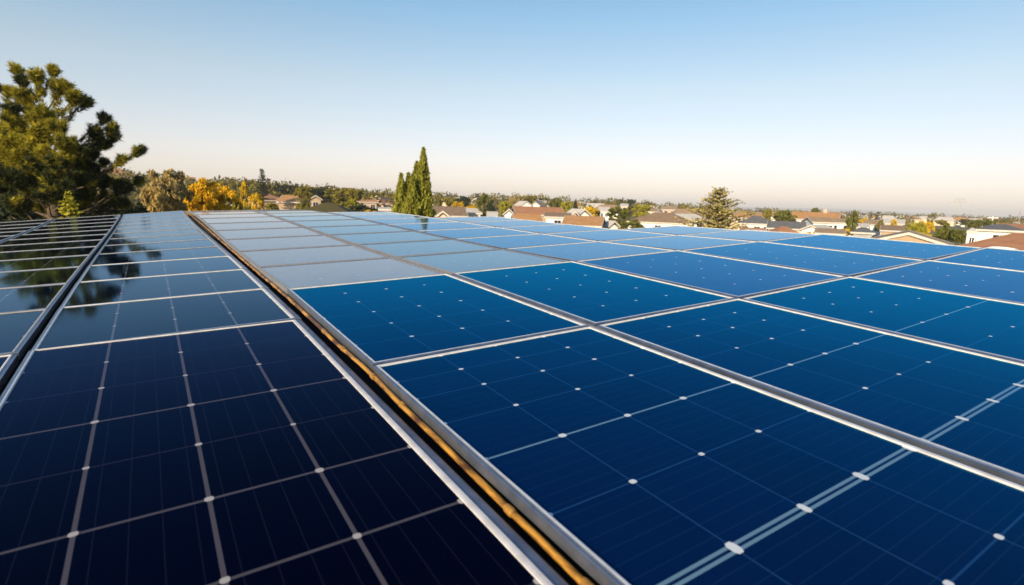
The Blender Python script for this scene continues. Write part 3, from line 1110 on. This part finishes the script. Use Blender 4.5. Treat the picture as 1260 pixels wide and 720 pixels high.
MAT['white_trim'] = plain('white_trim', (.80, .79, .76), (.74, .73, .70), .6, 0, 3)


def house(px, d, wpx, yr, ye, label, kind='hip', roof='orange', wall='white', depth=None, turn=0, chimney=False, nwin=3, name='house', cat='house', group=None, ov=.35):
    """px,wpx: middle and width of the roof in the photo; yr, ye: rows of ridge and eave. turn: degrees away from facing the camera. gable: the gable end faces the camera; side: the long slope faces it"""
    p = place(px, d)
    g = ground(p.x, p.y)
    zr_, ze = lift(px, yr, d), lift(px, ye, d)
    g = min(g, ze - 1.8)
    W = wpx / F_PX * d / max(.5, math.cos(math.radians(turn)))
    D = depth or max(6, W * .75)
    a = math.atan2(p.x, p.y)
    o = thing(name, label, cat, (p.x, p.y, g), -a + math.radians(turn), group)
    E, Rg = ze - g, zr_ - g
    w2 = W / 2
    i = w2 - ov
    wb = MB()
    dd = D - 2 * ov
    y0, y1 = ov, ov + dd
    wb.add([(-i, y0, -.6), (i, y0, -.6), (i, y1, -.6), (-i, y1, -.6), (-i, y0, E), (i, y0, E), (i, y1, E), (-i, y1, E)], [(0, 1, 5, 4), (1, 2, 6, 5), (2, 3, 7, 6), (3, 0, 4, 7)])
    if kind == 'gable':
        hh = E + (Rg - E) * (i / w2) - .02
        wb.add([(-i, y0, E), (i, y0, E), (0, y0, hh)], [(0, 1, 2)])
        wb.add([(-i, y1, E), (i, y1, E), (0, y1, hh)], [(1, 0, 2)])
    if kind == 'side':
        hh = E + (Rg - E) * (dd / D) - .02
        for s_ in (-1, 1):
            wb.add([(i * s_, y0, E), (i * s_, y1, E), (i * s_, (y0 + y1) / 2, hh)], [(0, 1, 2) if s_ > 0 else (1, 0, 2)])
    wb.build('wall', WALLM[wall], o)
    rb = MB()
    th = .14
    E2 = E - .02
    ea = [(-w2, 0, E2), (w2, 0, E2), (w2, D, E2), (-w2, D, E2)]
    if kind == 'hip':
        k = min(D / 2, w2 * .8)
        top = [(-w2 + k, D / 2, Rg), (w2 - k, D / 2, Rg)]
        fs = [(0, 1, 5, 4), (1, 2, 5), (2, 3, 4, 5), (3, 0, 4)]
    elif kind == 'gable':
        top = [(0, 0, Rg), (0, D, Rg)]
        fs = [(3, 0, 4, 5), (1, 2, 5, 4)]
    else:
        top = [(-w2, D / 2, Rg), (w2, D / 2, Rg)]
        fs = [(0, 1, 5, 4), (2, 3, 4, 5)]
    vs = ea + top
    up = [(x, y, z + th) for x, y, z in vs]
    rb.add(up, fs)
    rb.add(vs, [tuple(reversed(f)) for f in fs])
    ro = rb.build('roof', ROOFM[roof], o)
    # fascia boards along every eave and verge
    fb = MB()
    if kind == 'hip':
        ed = [(0, 1), (1, 2), (2, 3), (3, 0)]
    elif kind == 'gable':
        ed = [(0, 4), (4, 1), (2, 5), (5, 3), (1, 2), (3, 0)]
    else:
        ed = [(0, 1), (2, 3), (0, 4), (4, 3), (1, 5), (5, 2)]
    for a_, b_ in ed:
        A, B = Vector(vs[a_]), Vector(vs[b_])
        n = (B - A).cross(Vector((0, 0, 1))).normalized() * .03
        fb.add([A + n + Vector((0, 0, -.06)), B + n + Vector((0, 0, -.06)), B + n + Vector((0, 0, th + .01)), A + n + Vector((0, 0, th + .01)),
                A - n + Vector((0, 0, -.06)), B - n + Vector((0, 0, -.06)), B - n + Vector((0, 0, th + .01)), A - n + Vector((0, 0, th + .01))],
               [(0, 1, 2, 3), (5, 4, 7, 6), (3, 2, 6, 7), (0, 4, 5, 1)])
    fb.build('fascia', MAT['fascia'], ro)
    if chimney:
        cb = MB()
        cx = W * .18
        cb.box(cx - .35, cx + .35, D * .5 - .3, D * .5 + .3, Rg - .6, Rg + .7)
        cb.box(cx - .42, cx + .42, D * .5 - .37, D * .5 + .37, Rg + .7, Rg + .8)
        cb.build('chimney', WALLM['pink'], ro)
    for k in range(nwin):
        wx = -i + (k + .5) * 2 * i / nwin + random.uniform(-.2, .2)
        ww = min(.55, i / nwin * .5)
        z0, z1 = E - 1.55, E - .45
        fr_ = MB()
        for bx in ((wx - ww - .07, wx - ww, z0 - .07, z1 + .07), (wx + ww, wx + ww + .07, z0 - .07, z1 + .07), (wx - ww, wx + ww, z0 - .07, z0), (wx - ww, wx + ww, z1, z1 + .07), (wx - .025, wx + .025, z0, z1)):
            fr_.box(bx[0], bx[1], y0 - .06, y0 - .003, bx[2], bx[3])
        wf = fr_.build('window', MAT['white_trim'], o)
        pn = MB()
        pn.quad((wx - ww, y0 - .02, z0), (wx - .025, y0 - .02, z0), (wx - .025, y0 - .02, z1), (wx - ww, y0 - .02, z1))
        pn.quad((wx + .025, y0 - .02, z0), (wx + ww, y0 - .02, z0), (wx + ww, y0 - .02, z1), (wx + .025, y0 - .02, z1))
        pn.build('pane', MAT['pane'], wf)
    return o


house(806, 105, 78, 262, 273.5, 'white house with a wide brown hip roof left of the feathery conifer', 'hip', 'brown', 'white', turn=-8, nwin=3)
house(623.5, 96, 22, 257.5, 266.5, 'white gable-fronted house with blue-grey windows at the centre', 'gable', 'brown', 'white', turn=0, nwin=3, depth=9)
house(662, 98, 62, 255.5, 264.5, 'long house with a reddish-brown roof right of the white gable', 'side', 'red', 'tan', nwin=0, depth=9, turn=8)
house(648, 70, 36, 264.3, 273, 'orange-brown low roof in front of the long reddish-brown roof', 'side', 'orange', 'tan', nwin=2, depth=5, turn=8)
house(683, 90, 34, 262.5, 267, 'white-walled annex with a brown roof right of the centre houses', 'side', 'brown', 'white', nwin=1, depth=6)
house(712, 72, 50, 267, 277.5, 'low bright orange tiled roof just above the panel edge at mid-picture', 'side', 'orange', 'cream', turn=-6, nwin=0, depth=8)
house(704, 92, 14, 259.5, 267, 'small dark-beamed gable behind the bright orange roof', 'gable', 'brown', 'tan', nwin=0, depth=6)
house(716, 98, 20, 258, 266, 'white gable end right of the dark-beamed gable', 'gable', 'pale', 'white', nwin=0, depth=6, turn=25)
house(753, 76, 16, 272, 279, 'small white lean-to left of the round yellow-green bush', 'gable', 'pale', 'white', nwin=0, depth=5, turn=30)
house(549, 88, 50, 255, 265.5, 'low brown roofed house right beside the cypress', 'side', 'brown', 'tan', nwin=0, depth=9, turn=6)
house(543, 72, 18, 260, 266.5, 'small orange gable in front of the brown roof by the cypress', 'gable', 'orange', 'cream', nwin=0, depth=5)
house(581, 96, 20, 257, 262.5, 'small white house with grey roof under the yellow trees', 'side', 'pale', 'white', nwin=2, depth=6)
house(603, 92, 14, 261, 267, 'little cream outbuilding left of the white gable house', 'side', 'pale', 'cream', nwin=0, depth=5)
house(849, 120, 36, 264, 270, 'pale roofed house peeping out behind the brown hip roof', 'side', 'pale', 'white', nwin=2, depth=7, turn=15)
house(925, 108, 44, 266.5, 275, 'grey-roofed white house right of the feathery conifer', 'hip', 'grey', 'white', nwin=3, depth=8)
house(906, 130, 30, 262, 268, 'orange-roofed house partly hidden by the feathery conifer', 'hip', 'orange', 'cream', nwin=1, depth=8)
house(962, 95, 44, 273, 281, 'dark grey flat-looking roof between white gables at right', 'side', 'grey', 'cream', nwin=1, depth=7)
house(921, 74, 30, 281, 287, 'pinkish low roof at the panel edge right of the conifer', 'side', 'red', 'pink', nwin=0, depth=6)
house(967, 70, 34, 280, 289, 'brown roof behind the golden bush at the right panel edge', 'hip', 'red', 'tan', nwin=0, depth=6, turn=15)
house(940, 66, 20, 284, 292, 'small pale gable leaning against the brown roof at the panel edge', 'gable', 'pale', 'tan', nwin=0, depth=5, turn=30)
house(993, 125, 54, 261.5, 270, 'orange-roofed house with white gable, tallest of the right group', 'side', 'orange', 'white', nwin=3, depth=9, turn=-8, chimney=True)
house(992, 84, 26, 277, 283, 'small white-fronted house with pale roof above the golden bush', 'gable', 'pale', 'white', nwin=1, depth=6, turn=-20)
house(1008, 104, 26, 268, 273.5, 'white cottage below the tallest orange roof', 'side', 'tan', 'white', nwin=2, depth=6, turn=20)
house(1028, 108, 26, 269.5, 274, 'white cottage with a dark door left of the egg-shaped tree', 'side', 'tan', 'white', nwin=2, depth=6)
house(1016, 78, 34, 282, 287, 'tan low roof in front of the white cottages', 'side', 'tan', 'white', nwin=0, depth=6)
house(1056, 72, 26, 280.5, 286, 'low dark grey shed roof below the egg-shaped tree', 'hip', 'grey', 'grey', nwin=0, depth=5, name='shed', cat='shed')
house(1050, 110, 22, 275, 279, 'white flat house right of the egg-shaped tree trunk', 'side', 'pale', 'white', nwin=2, depth=6)
house(1090, 130, 26, 270, 275, 'white boxy house with a gold tree in front of it', 'side', 'pale', 'white', nwin=2, depth=7)
house(1066, 140, 22, 271, 276, 'white house left of the boxy white house', 'side', 'tan', 'white', nwin=2, depth=7, turn=-15)
house(1100, 96, 40, 278, 284, 'greyish-pink roof behind the wide tan gable', 'side', 'brown', 'tan', nwin=0, depth=7)
house(1112, 44, 96, 287, 301, 'wide tan gable roof with pale edges at the right panel edge', 'gable', 'tan', 'tan', nwin=0, depth=9, ov=.25)
house(1238, 40, 110, 289, 308, 'near terracotta hip roof in the bottom right distance', 'hip', 'red', 'cream', nwin=0, depth=9, turn=-10)
house(1222, 62, 50, 277, 283.5, 'long low white-walled building behind the terracotta roof', 'hip', 'grey', 'white', nwin=1, depth=7)
house(1240, 66, 34, 276.5, 283, 'red-roofed wing right of the long white-walled building', 'side', 'red', 'white', nwin=0, depth=7)
house(1188.5, 50, 10, 281.5, 285, 'narrow white tower-like shed with a dark slot beside the terracotta roof', 'hip', 'pale', 'white', nwin=1, depth=1.5, ov=.06, name='shed', cat='shed')
house(475, 60, 22, 256.5, 258, 'white low wall-like building left of the cypress foot', 'side', 'pale', 'white', nwin=0, depth=4)
house(452, 130, 24, 244.5, 249, 'orange roofed house below the hillside wood, left of the cypress', 'side', 'orange', 'pink', nwin=2, depth=8, turn=10)
house(462, 150, 18, 241.5, 248, 'pink gable house between the orange roof and the cypress', 'gable', 'red', 'pink', nwin=1, depth=8, turn=-20)
house(476, 145, 20, 246, 251, 'reddish roofed house touching the cypress on its left', 'side', 'red', 'pink', nwin=2, depth=8)
house(337, 105, 34, 240, 247, 'reddish roofed house on the slope right of the small dark conifer', 'hip', 'red', 'tan', nwin=1, depth=8, turn=20)
house(354, 100, 26, 241, 249, 'orange-lit roof with a pale verge above the mossy roof', 'side', 'orange', 'tan', nwin=0, depth=8, turn=-14)
house(285, 120, 18, 236, 243, 'greyish house glimpsed between the golden trees', 'gable', 'grey', 'cream', nwin=1, depth=7)
house(312, 230, 10, 226, 229, 'white house high on the hill behind the small dark conifer', 'side', 'pale', 'white', nwin=1, depth=8)
house(232, 240, 20, 219, 223, 'pinkish house high on the hill right of the wispy tree', 'side', 'red', 'pink', nwin=1, depth=8)
house(148, 200, 34, 209, 217, 'reddish house on the hilltop seen beyond the pine branch', 'hip', 'red', 'pink', nwin=2, depth=9)
house(388, 120, 16, 241, 246, 'small tan house above the mossy roof', 'gable', 'orange', 'tan', nwin=1, depth=7)
house(645, 190, 14, 248, 253, 'white gabled house among trees above the centre roofs', 'gable', 'pale', 'white', nwin=1, depth=8, turn=20)
house(655, 210, 12, 249, 253, 'second pale gabled house beyond the centre roofs, right of the first', 'gable', 'tan', 'white', nwin=1, depth=8, turn=-20)
house(739, 170, 14, 255, 260, 'white house half hidden behind the large green tree', 'side', 'pale', 'white', nwin=2, depth=8)
house(763, 220, 10, 251, 254, 'tiny pale house between two hilltop trees', 'side', 'pale', 'cream', nwin=1, depth=8)
house(798, 200, 12, 257, 260.5, 'tiny white house above the brown hip roof', 'side', 'tan', 'white', nwin=1, depth=8)
house(818, 210, 18, 254, 258, 'tan roofed distant house above the right end of the brown hip roof', 'side', 'tan', 'pink', nwin=2, depth=8)
house(541, 180, 16, 246, 251, 'pale round-topped house among the trees right of the cypress', 'gable', 'tan', 'cream', nwin=1, depth=8)

# the mossy hip just beyond the roof edge, and the yellow-topped one right of it
house(397, 19, 66, 254.5, 266, 'olive mossy hip roof right behind the far panel edge', 'hip', 'moss', 'grey', nwin=0, depth=2.6, turn=-8, ov=.15)
tree(452, 30, 255.5, 266, 28, 'gold', 'low golden-topped hedge between the mossy roof and the cypress', 'mound', name='hedge', cat='hedge', n=(40, 60))

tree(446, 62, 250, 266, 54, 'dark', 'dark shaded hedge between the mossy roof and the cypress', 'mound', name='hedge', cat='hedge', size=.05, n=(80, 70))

# white oval skylight kerb on the terracotta roof
p = place(1230, 27)
o = thing('skylight', 'white oval skylight ring on the terracotta roof at far right', 'skylight', (p.x, p.y, lift(1230, 308, 27)), -YAW)
mb = MB()
ring = []
for k in range(33):
    a = 2 * math.pi * k / 32
    ring.append((math.cos(a) * .60, math.sin(a) * .42, .12 + .05 * math.sin(a)))
mb.tube(ring, .05, 8, caps=False)
mb.build('rim', MAT['white_trim'], o, True)
mb = MB()
mb.add([(math.cos(2 * math.pi * k / 32) * .58, math.sin(2 * math.pi * k / 32) * .40, .10) for k in range(32)], [tuple(range(32))])
mb.build('glazing', MAT['pane'], o)
mb = MB()
mb.tube([(0, 0, -1.6), (0, 0, .06)], [.40, .38], 20)
mb.build('kerb', MAT['white_trim'], o, True)

# ------------------------------------------------------------------ trees among the houses: px, distance, top, bottom, width, colour, shape, label
TT = [
    (374, 85, 229, 250, 24, 'olive', 'round', 'round olive tree above the mossy roof at its left end'),
    (392, 140, 230, 246, 34, 'dark', 'round', 'dark spreading tree on the hill behind the round olive tree'),
    (420, 110, 231, 250, 44, 'olive', 'round', 'broad olive tree on the hill above the mossy roof'),
    (435, 100, 230, 249, 26, 'olive', 'round', 'taller rounded tree at the right end of the hillside wood'),
    (433, 70, 243, 254, 14, 'lime', 'round', 'small lime bush below the taller rounded hillside tree'),
    (352, 150, 226, 240, 34, 'dark', 'round', 'dark clump of trees behind the orange-lit roof'),
    (305, 180, 221, 234, 16, 'olive', 'round', 'olive tree on the skyline above the slim golden tree'),
    (291, 170, 225, 236, 18, 'olive', 'round', 'olive tree between the golden tree and the conifer on the hill'),
    (484, 170, 240, 250, 16, 'olive', 'round', 'olive tree just left of the cypress near the skyline'),
    (465, 175, 236, 246, 30, 'olive', 'round', 'low wood on the skyline left of the cypress'),
    (537, 170, 242, 256, 14, 'olive', 'round', 'olive tree just right of the cypress near the skyline'),
    (554, 150, 241, 256, 22, 'olive', 'round', 'dark-topped tree behind the brown roof by the cypress'),
    (568, 150, 240, 254, 18, 'dark', 'round', 'dark round tree on the skyline above the yellow trees'),
    (561, 105, 246.5, 258, 18, 'gold', 'round', 'bright yellow tree, left one of the pair right of the cypress'),
    (579, 100, 250, 262, 16, 'gold', 'round', 'bright yellow tree, right one of the pair right of the cypress'),
    (571, 102, 248, 261, 8, 'dark', 'egg', 'narrow dark tree between the two bright yellow trees'),
    (593, 98, 239, 264, 22, 'green', 'egg', 'tall green tree right of the two bright yellow trees'),
    (602, 96, 246, 264, 12, 'dark', 'egg', 'narrow dark tree on the right of the tall green tree'),
    (617, 130, 247, 260, 18, 'lime', 'round', 'yellow-green tree above the white gable house'),
    (631, 200, 240, 254, 20, 'straw', 'round', 'brownish bare-looking tree on the skyline above the white gable'),
    (648, 230, 240, 250, 26, 'olive', 'round', 'olive tree on the skyline above the long reddish roof'),
    (668, 240, 244, 252, 22, 'dark', 'round', 'dark flat tree on the skyline right of centre'),
    (681, 150, 244, 262, 18, 'green', 'round', 'green tree behind the white-walled annex'),
    (693, 120, 246.5, 263, 18, 'lime', 'round', 'bright yellow-green round tree above the dark-beamed gable'),
    (704, 118, 245.5, 261, 8, 'dark', 'cone', 'narrow dark conifer above the dark-beamed gable'),
    (724, 105, 252, 268, 20, 'gold', 'round', 'yellow tree behind the bright orange roof'),
    (731, 110, 256, 269, 10, 'dark', 'round', 'dark shrub on the right side of the yellow tree'),
    (757, 92, 252, 272, 30, 'green', 'round', 'large green tree left of the brown hip roof'),
    (775, 70, 267, 284, 38, 'green', 'mound', 'round yellow-green bush against the white house'),
    (758, 250, 244.5, 252, 12, 'dark', 'round', 'left one of two dark round trees on the skyline'),
    (771, 250, 245, 252, 11, 'dark', 'round', 'right one of two dark round trees on the skyline'),
    (785, 160, 251, 261, 26, 'lime', 'round', 'yellowish tree above the ridge of the brown hip roof'),
    (742, 240, 249, 256, 20, 'olive', 'round', 'low olive trees on the skyline left of the two dark round trees'),
    (832, 240, 254, 262, 30, 'olive', 'round', 'low olive trees left of the feathery conifer on the skyline'),
    (852, 220, 255, 266, 20, 'olive', 'round', 'olive tree directly behind the feathery conifer'),
    (914, 150, 259, 268, 20, 'straw', 'round', 'straw-brown tree above the grey-roofed white house'),
    (938, 190, 256.5, 268, 14, 'olive', 'round', 'small olive tree above the right end of the grey roof'),
    (957, 125, 257, 274, 30, 'green', 'round', 'broad green tree left of the tallest orange roof'),
    (975, 170, 258, 268, 16, 'olive', 'round', 'olive tree behind the left slope of the tallest orange roof'),
    (995, 170, 255, 263, 12, 'green', 'round', 'small green tree topping the tallest orange roof'),
    (1042, 98, 259, 285, 16, 'green', 'egg', 'egg-shaped green tree between the white cottages'),
    (1033, 80, 279, 290, 18, 'gold', 'round', 'golden bush at the foot of the egg-shaped tree'),
    (990, 66, 283, 296, 18, 'gold', 'round', 'golden bush by the panel edge in front of the white gable'),
    (1057, 150, 268, 277, 16, 'gold', 'round', 'yellow tree right of the egg-shaped tree'),
    (1092, 122, 269, 281, 8, 'gold', 'egg', 'slim gold tree in front of the boxy white house'),
    (1077, 128, 270, 283, 10, 'olive', 'egg', 'slim olive tree left of the boxy white house'),
    (1105, 140, 269, 283, 10, 'olive', 'round', 'olive tree right of the boxy white house'),
    (1121, 80, 270, 294, 24, 'lime', 'round', 'yellow-green tree above the right slope of the wide tan gable'),
    (1133, 84, 269, 290, 20, 'gold', 'round', 'golden tree right of the yellow-green tree'),
    (1156, 62, 273, 299, 22, 'green', 'round', 'green bushy tree left of the narrow white tower'),
    (1173, 60, 279, 301, 20, 'green', 'round', 'dark green bushy tree beside the narrow white tower'),
    (1146, 64, 285, 297, 18, 'dark', 'mound', 'dark shrub at the end of the wide tan gable'),
    (1200, 66, 277, 296, 8, 'lime', 'egg', 'narrow yellowish shrub against the long white-walled building'),
    (1190, 110, 269, 283, 18, 'green', 'round', 'round green tree behind the narrow white tower'),
    (1203, 112, 267, 281, 18, 'green', 'round', 'green tree behind the long white-walled building'),
    (1222, 150, 271, 279, 22, 'olive', 'round', 'low olive trees behind the red-roofed wing'),
    (1256, 100, 277, 285, 18, 'dark', 'round', 'dark shrub at the far right edge'),
    (1180, 250, 269, 274, 20, 'green', 'round', 'distant green trees right of the pylon'),
    (1150, 200, 269, 277, 14, 'olive', 'round', 'distant olive tree left of the pylon'),
]
for px, d, yt, yb, w, c, sh, lab in TT:
    tree(px, d, yt, yb, w, c, lab, sh, size=.075 if d > 120 else .055, n=(64, 56))

# far woods on the skyline and between the far houses read as one mass
far_c, far_t = [], []
for px in np.arange(-30, 1300, 2.2):
    for _ in range(5 if px < 480 else 3):
        d = random.uniform(130, 420) if px < 480 else (random.uniform(220, 420) if px < 880 else random.uniform(300, 900))
        p = place(px + random.uniform(-2, 2), d)
        g = ground(p.x, p.y)
        h, r = random.uniform(2.2, 7.5), random.uniform(2, 5)
        if random.random() < .3:
            continue
        k = 95
        q = RNG.normal(size=(k, 3))
        q /= np.linalg.norm(q, axis=1)[:, None]
        q *= RNG.uniform(.5, 1, (k, 1))
        far_c.append(np.array([p.x, p.y, g + h * .5]) + q * np.array([r, r, h * .55]))
        far_t.append(np.clip(random.uniform(.1, .9) + RNG.normal(0, .15, k), 0, 1))
me = leaf_mesh('far_woods', np.concatenate(far_c), .55, LEAF['woods'], np.concatenate(far_t))
tag(link('far_woods', me), 'far olive woods and gardens along the skyline', kind='stuff')

# far town: small pale houses towards the right horizon
fh_mesh = {}


def far_house_parts(wall, roof):
    key = (wall, roof)
    if key not in fh_mesh:
        wb = MB()
        wb.box(-4.5, 4.5, 0, 7, -2, 2.8)
        rb = MB()
        vs = [(-4.9, -.4, 2.75), (4.9, -.4, 2.75), (4.9, 7.4, 2.75), (-4.9, 7.4, 2.75), (-3, 3.5, 4.6), (3, 3.5, 4.6)]
        rb.add(vs, [(0, 1, 5, 4), (1, 2, 5), (2, 3, 4, 5), (3, 0, 4), (3, 2, 1, 0)])
        fh_mesh[key] = (wb.mesh('wall', WALLM[wall]), rb.mesh('roof', ROOFM[roof]))
    return fh_mesh[key]


for i in range(110):
    px = random.uniform(1000, 1275) if i < 60 else random.uniform(400, 1000)
    d = random.uniform(260, 620) if i < 60 else random.uniform(190, 320)
    p = place(px, d)
    g = ground(p.x, p.y)
    o = thing('far_house', 'tiny pale house among the trees of the far town along the skyline', 'house', (p.x, p.y, g), -math.atan2(p.x, p.y) + random.uniform(-.6, .6), 'pale houses of the far town')
    w, r = far_house_parts(random.choice(('white', 'white', 'cream')), random.choice(('pale', 'pale', 'tan', 'orange')))
    link('wall', w, o)
    link('roof', r, o)

# ------------------------------------------------------------------ power pylon with sagging lines
MAT['steel'] = plain('galvanised_steel', (.66, .62, .58), (.56, .53, .50), .5, .5, 4)
PX, PYD = 1168, 420
p = place(PX, PYD)
g = ground(p.x, p.y)
Hp = lift(PX, 245, PYD) - g
py = thing('power_pylon', 'thin steel power pylon on the right horizon', 'pylon', (p.x, p.y, g), -math.atan2(p.x, p.y))
mb = MB()
hw = lambda z: 2.2 * (1 - z / Hp) ** 1.2 + .22
zs = np.linspace(0, Hp * .97, 9)
for sx in (-1, 1):
    for sy in (-1, 1):
        mb.tube([(sx * hw(z), sy * hw(z), z) for z in zs], .09, 4)
for a, b in zip(zs[:-1], zs[1:]):
    for s in (-1, 1):
        mb.tube([(-hw(a), s * hw(a), a), (hw(b), s * hw(b), b)], .07, 4, caps=False)
        mb.tube([(hw(a), s * hw(a), a), (-hw(b), s * hw(b), b)], .07, 4, caps=False)
        mb.tube([(s * hw(a), -hw(a), a), (s * hw(b), hw(b), b)], .07, 4, caps=False)
mb.build('lattice_mast', MAT['steel'], py)
for zz, ln in ((.95, 3.2), (.86, 3.8)):
    mb = MB()
    mb.tube([(-ln, 0, Hp * zz + .3), (0, 0, Hp * zz - .2), (ln, 0, Hp * zz + .3)], .14, 4)
    mb.tube([(-ln, 0, Hp * zz + .3), (0, 0, Hp * zz + 1.2), (ln, 0, Hp * zz + .3)], .08, 4)
    mb.build('cross_arm', MAT['steel'], py)
for s, L_ in ((-1, 26), (1, 30)):
    mb = MB()
    pts = []
    for k in range(13):
        t = k / 12
        pts.append((s * (2 + L_ * t), -2 * t, Hp * .90 * (1 - t) ** 1.35 + 2.0 * t + 6 * t * (1 - t)))
    mb.tube(pts, .05, 4)
    mb.build('cable', MAT['steel'], py)
for px, d, yt, lab in ((1243, 190, 259.5, 'thin utility pole with a crossbar near the right edge'), (1211, 120, 266, 'short white pole behind the long white-walled building')):
    p = place(px, d)
    g = ground(p.x, p.y)
    o = thing('utility_pole', lab, 'pole', (p.x, p.y, g), -math.atan2(p.x, p.y))
    h = lift(px, yt, d) - g
    mb = MB()
    mb.tube([(0, 0, 0), (0, 0, h)], [.16, .1], 8)
    mb.build('post', MAT['rail'] if px > 1220 else MAT['white_trim'], o)
    mb = MB()
    mb.box(-.9, .9, -.05, .05, h - .4, h - .25)
    mb.build('crossbar', MAT['rail'] if px > 1220 else MAT['white_trim'], o)

# ------------------------------------------------------------------ air
m, nt, pb, out = newmat('haze')
nt.nodes.remove(pb)
pv = nt.nodes.new('ShaderNodeVolumePrincipled')
pv.inputs['Color'].default_value = (.92, .93, .95, 1)
pv.inputs['Density'].default_value = 2.6e-4
pv.inputs['Anisotropy'].default_value = 0.0
nt.links.new(pv.outputs[0], out.inputs['Volume'])
mb = MB()
mb.box(-7800, 7800, -7800, 7800, -26, 60)
hz = mb.build('haze', m)
hz.rotation_euler.z = -YAW
tag(hz, 'thin warm haze over the town', kind='stuff')
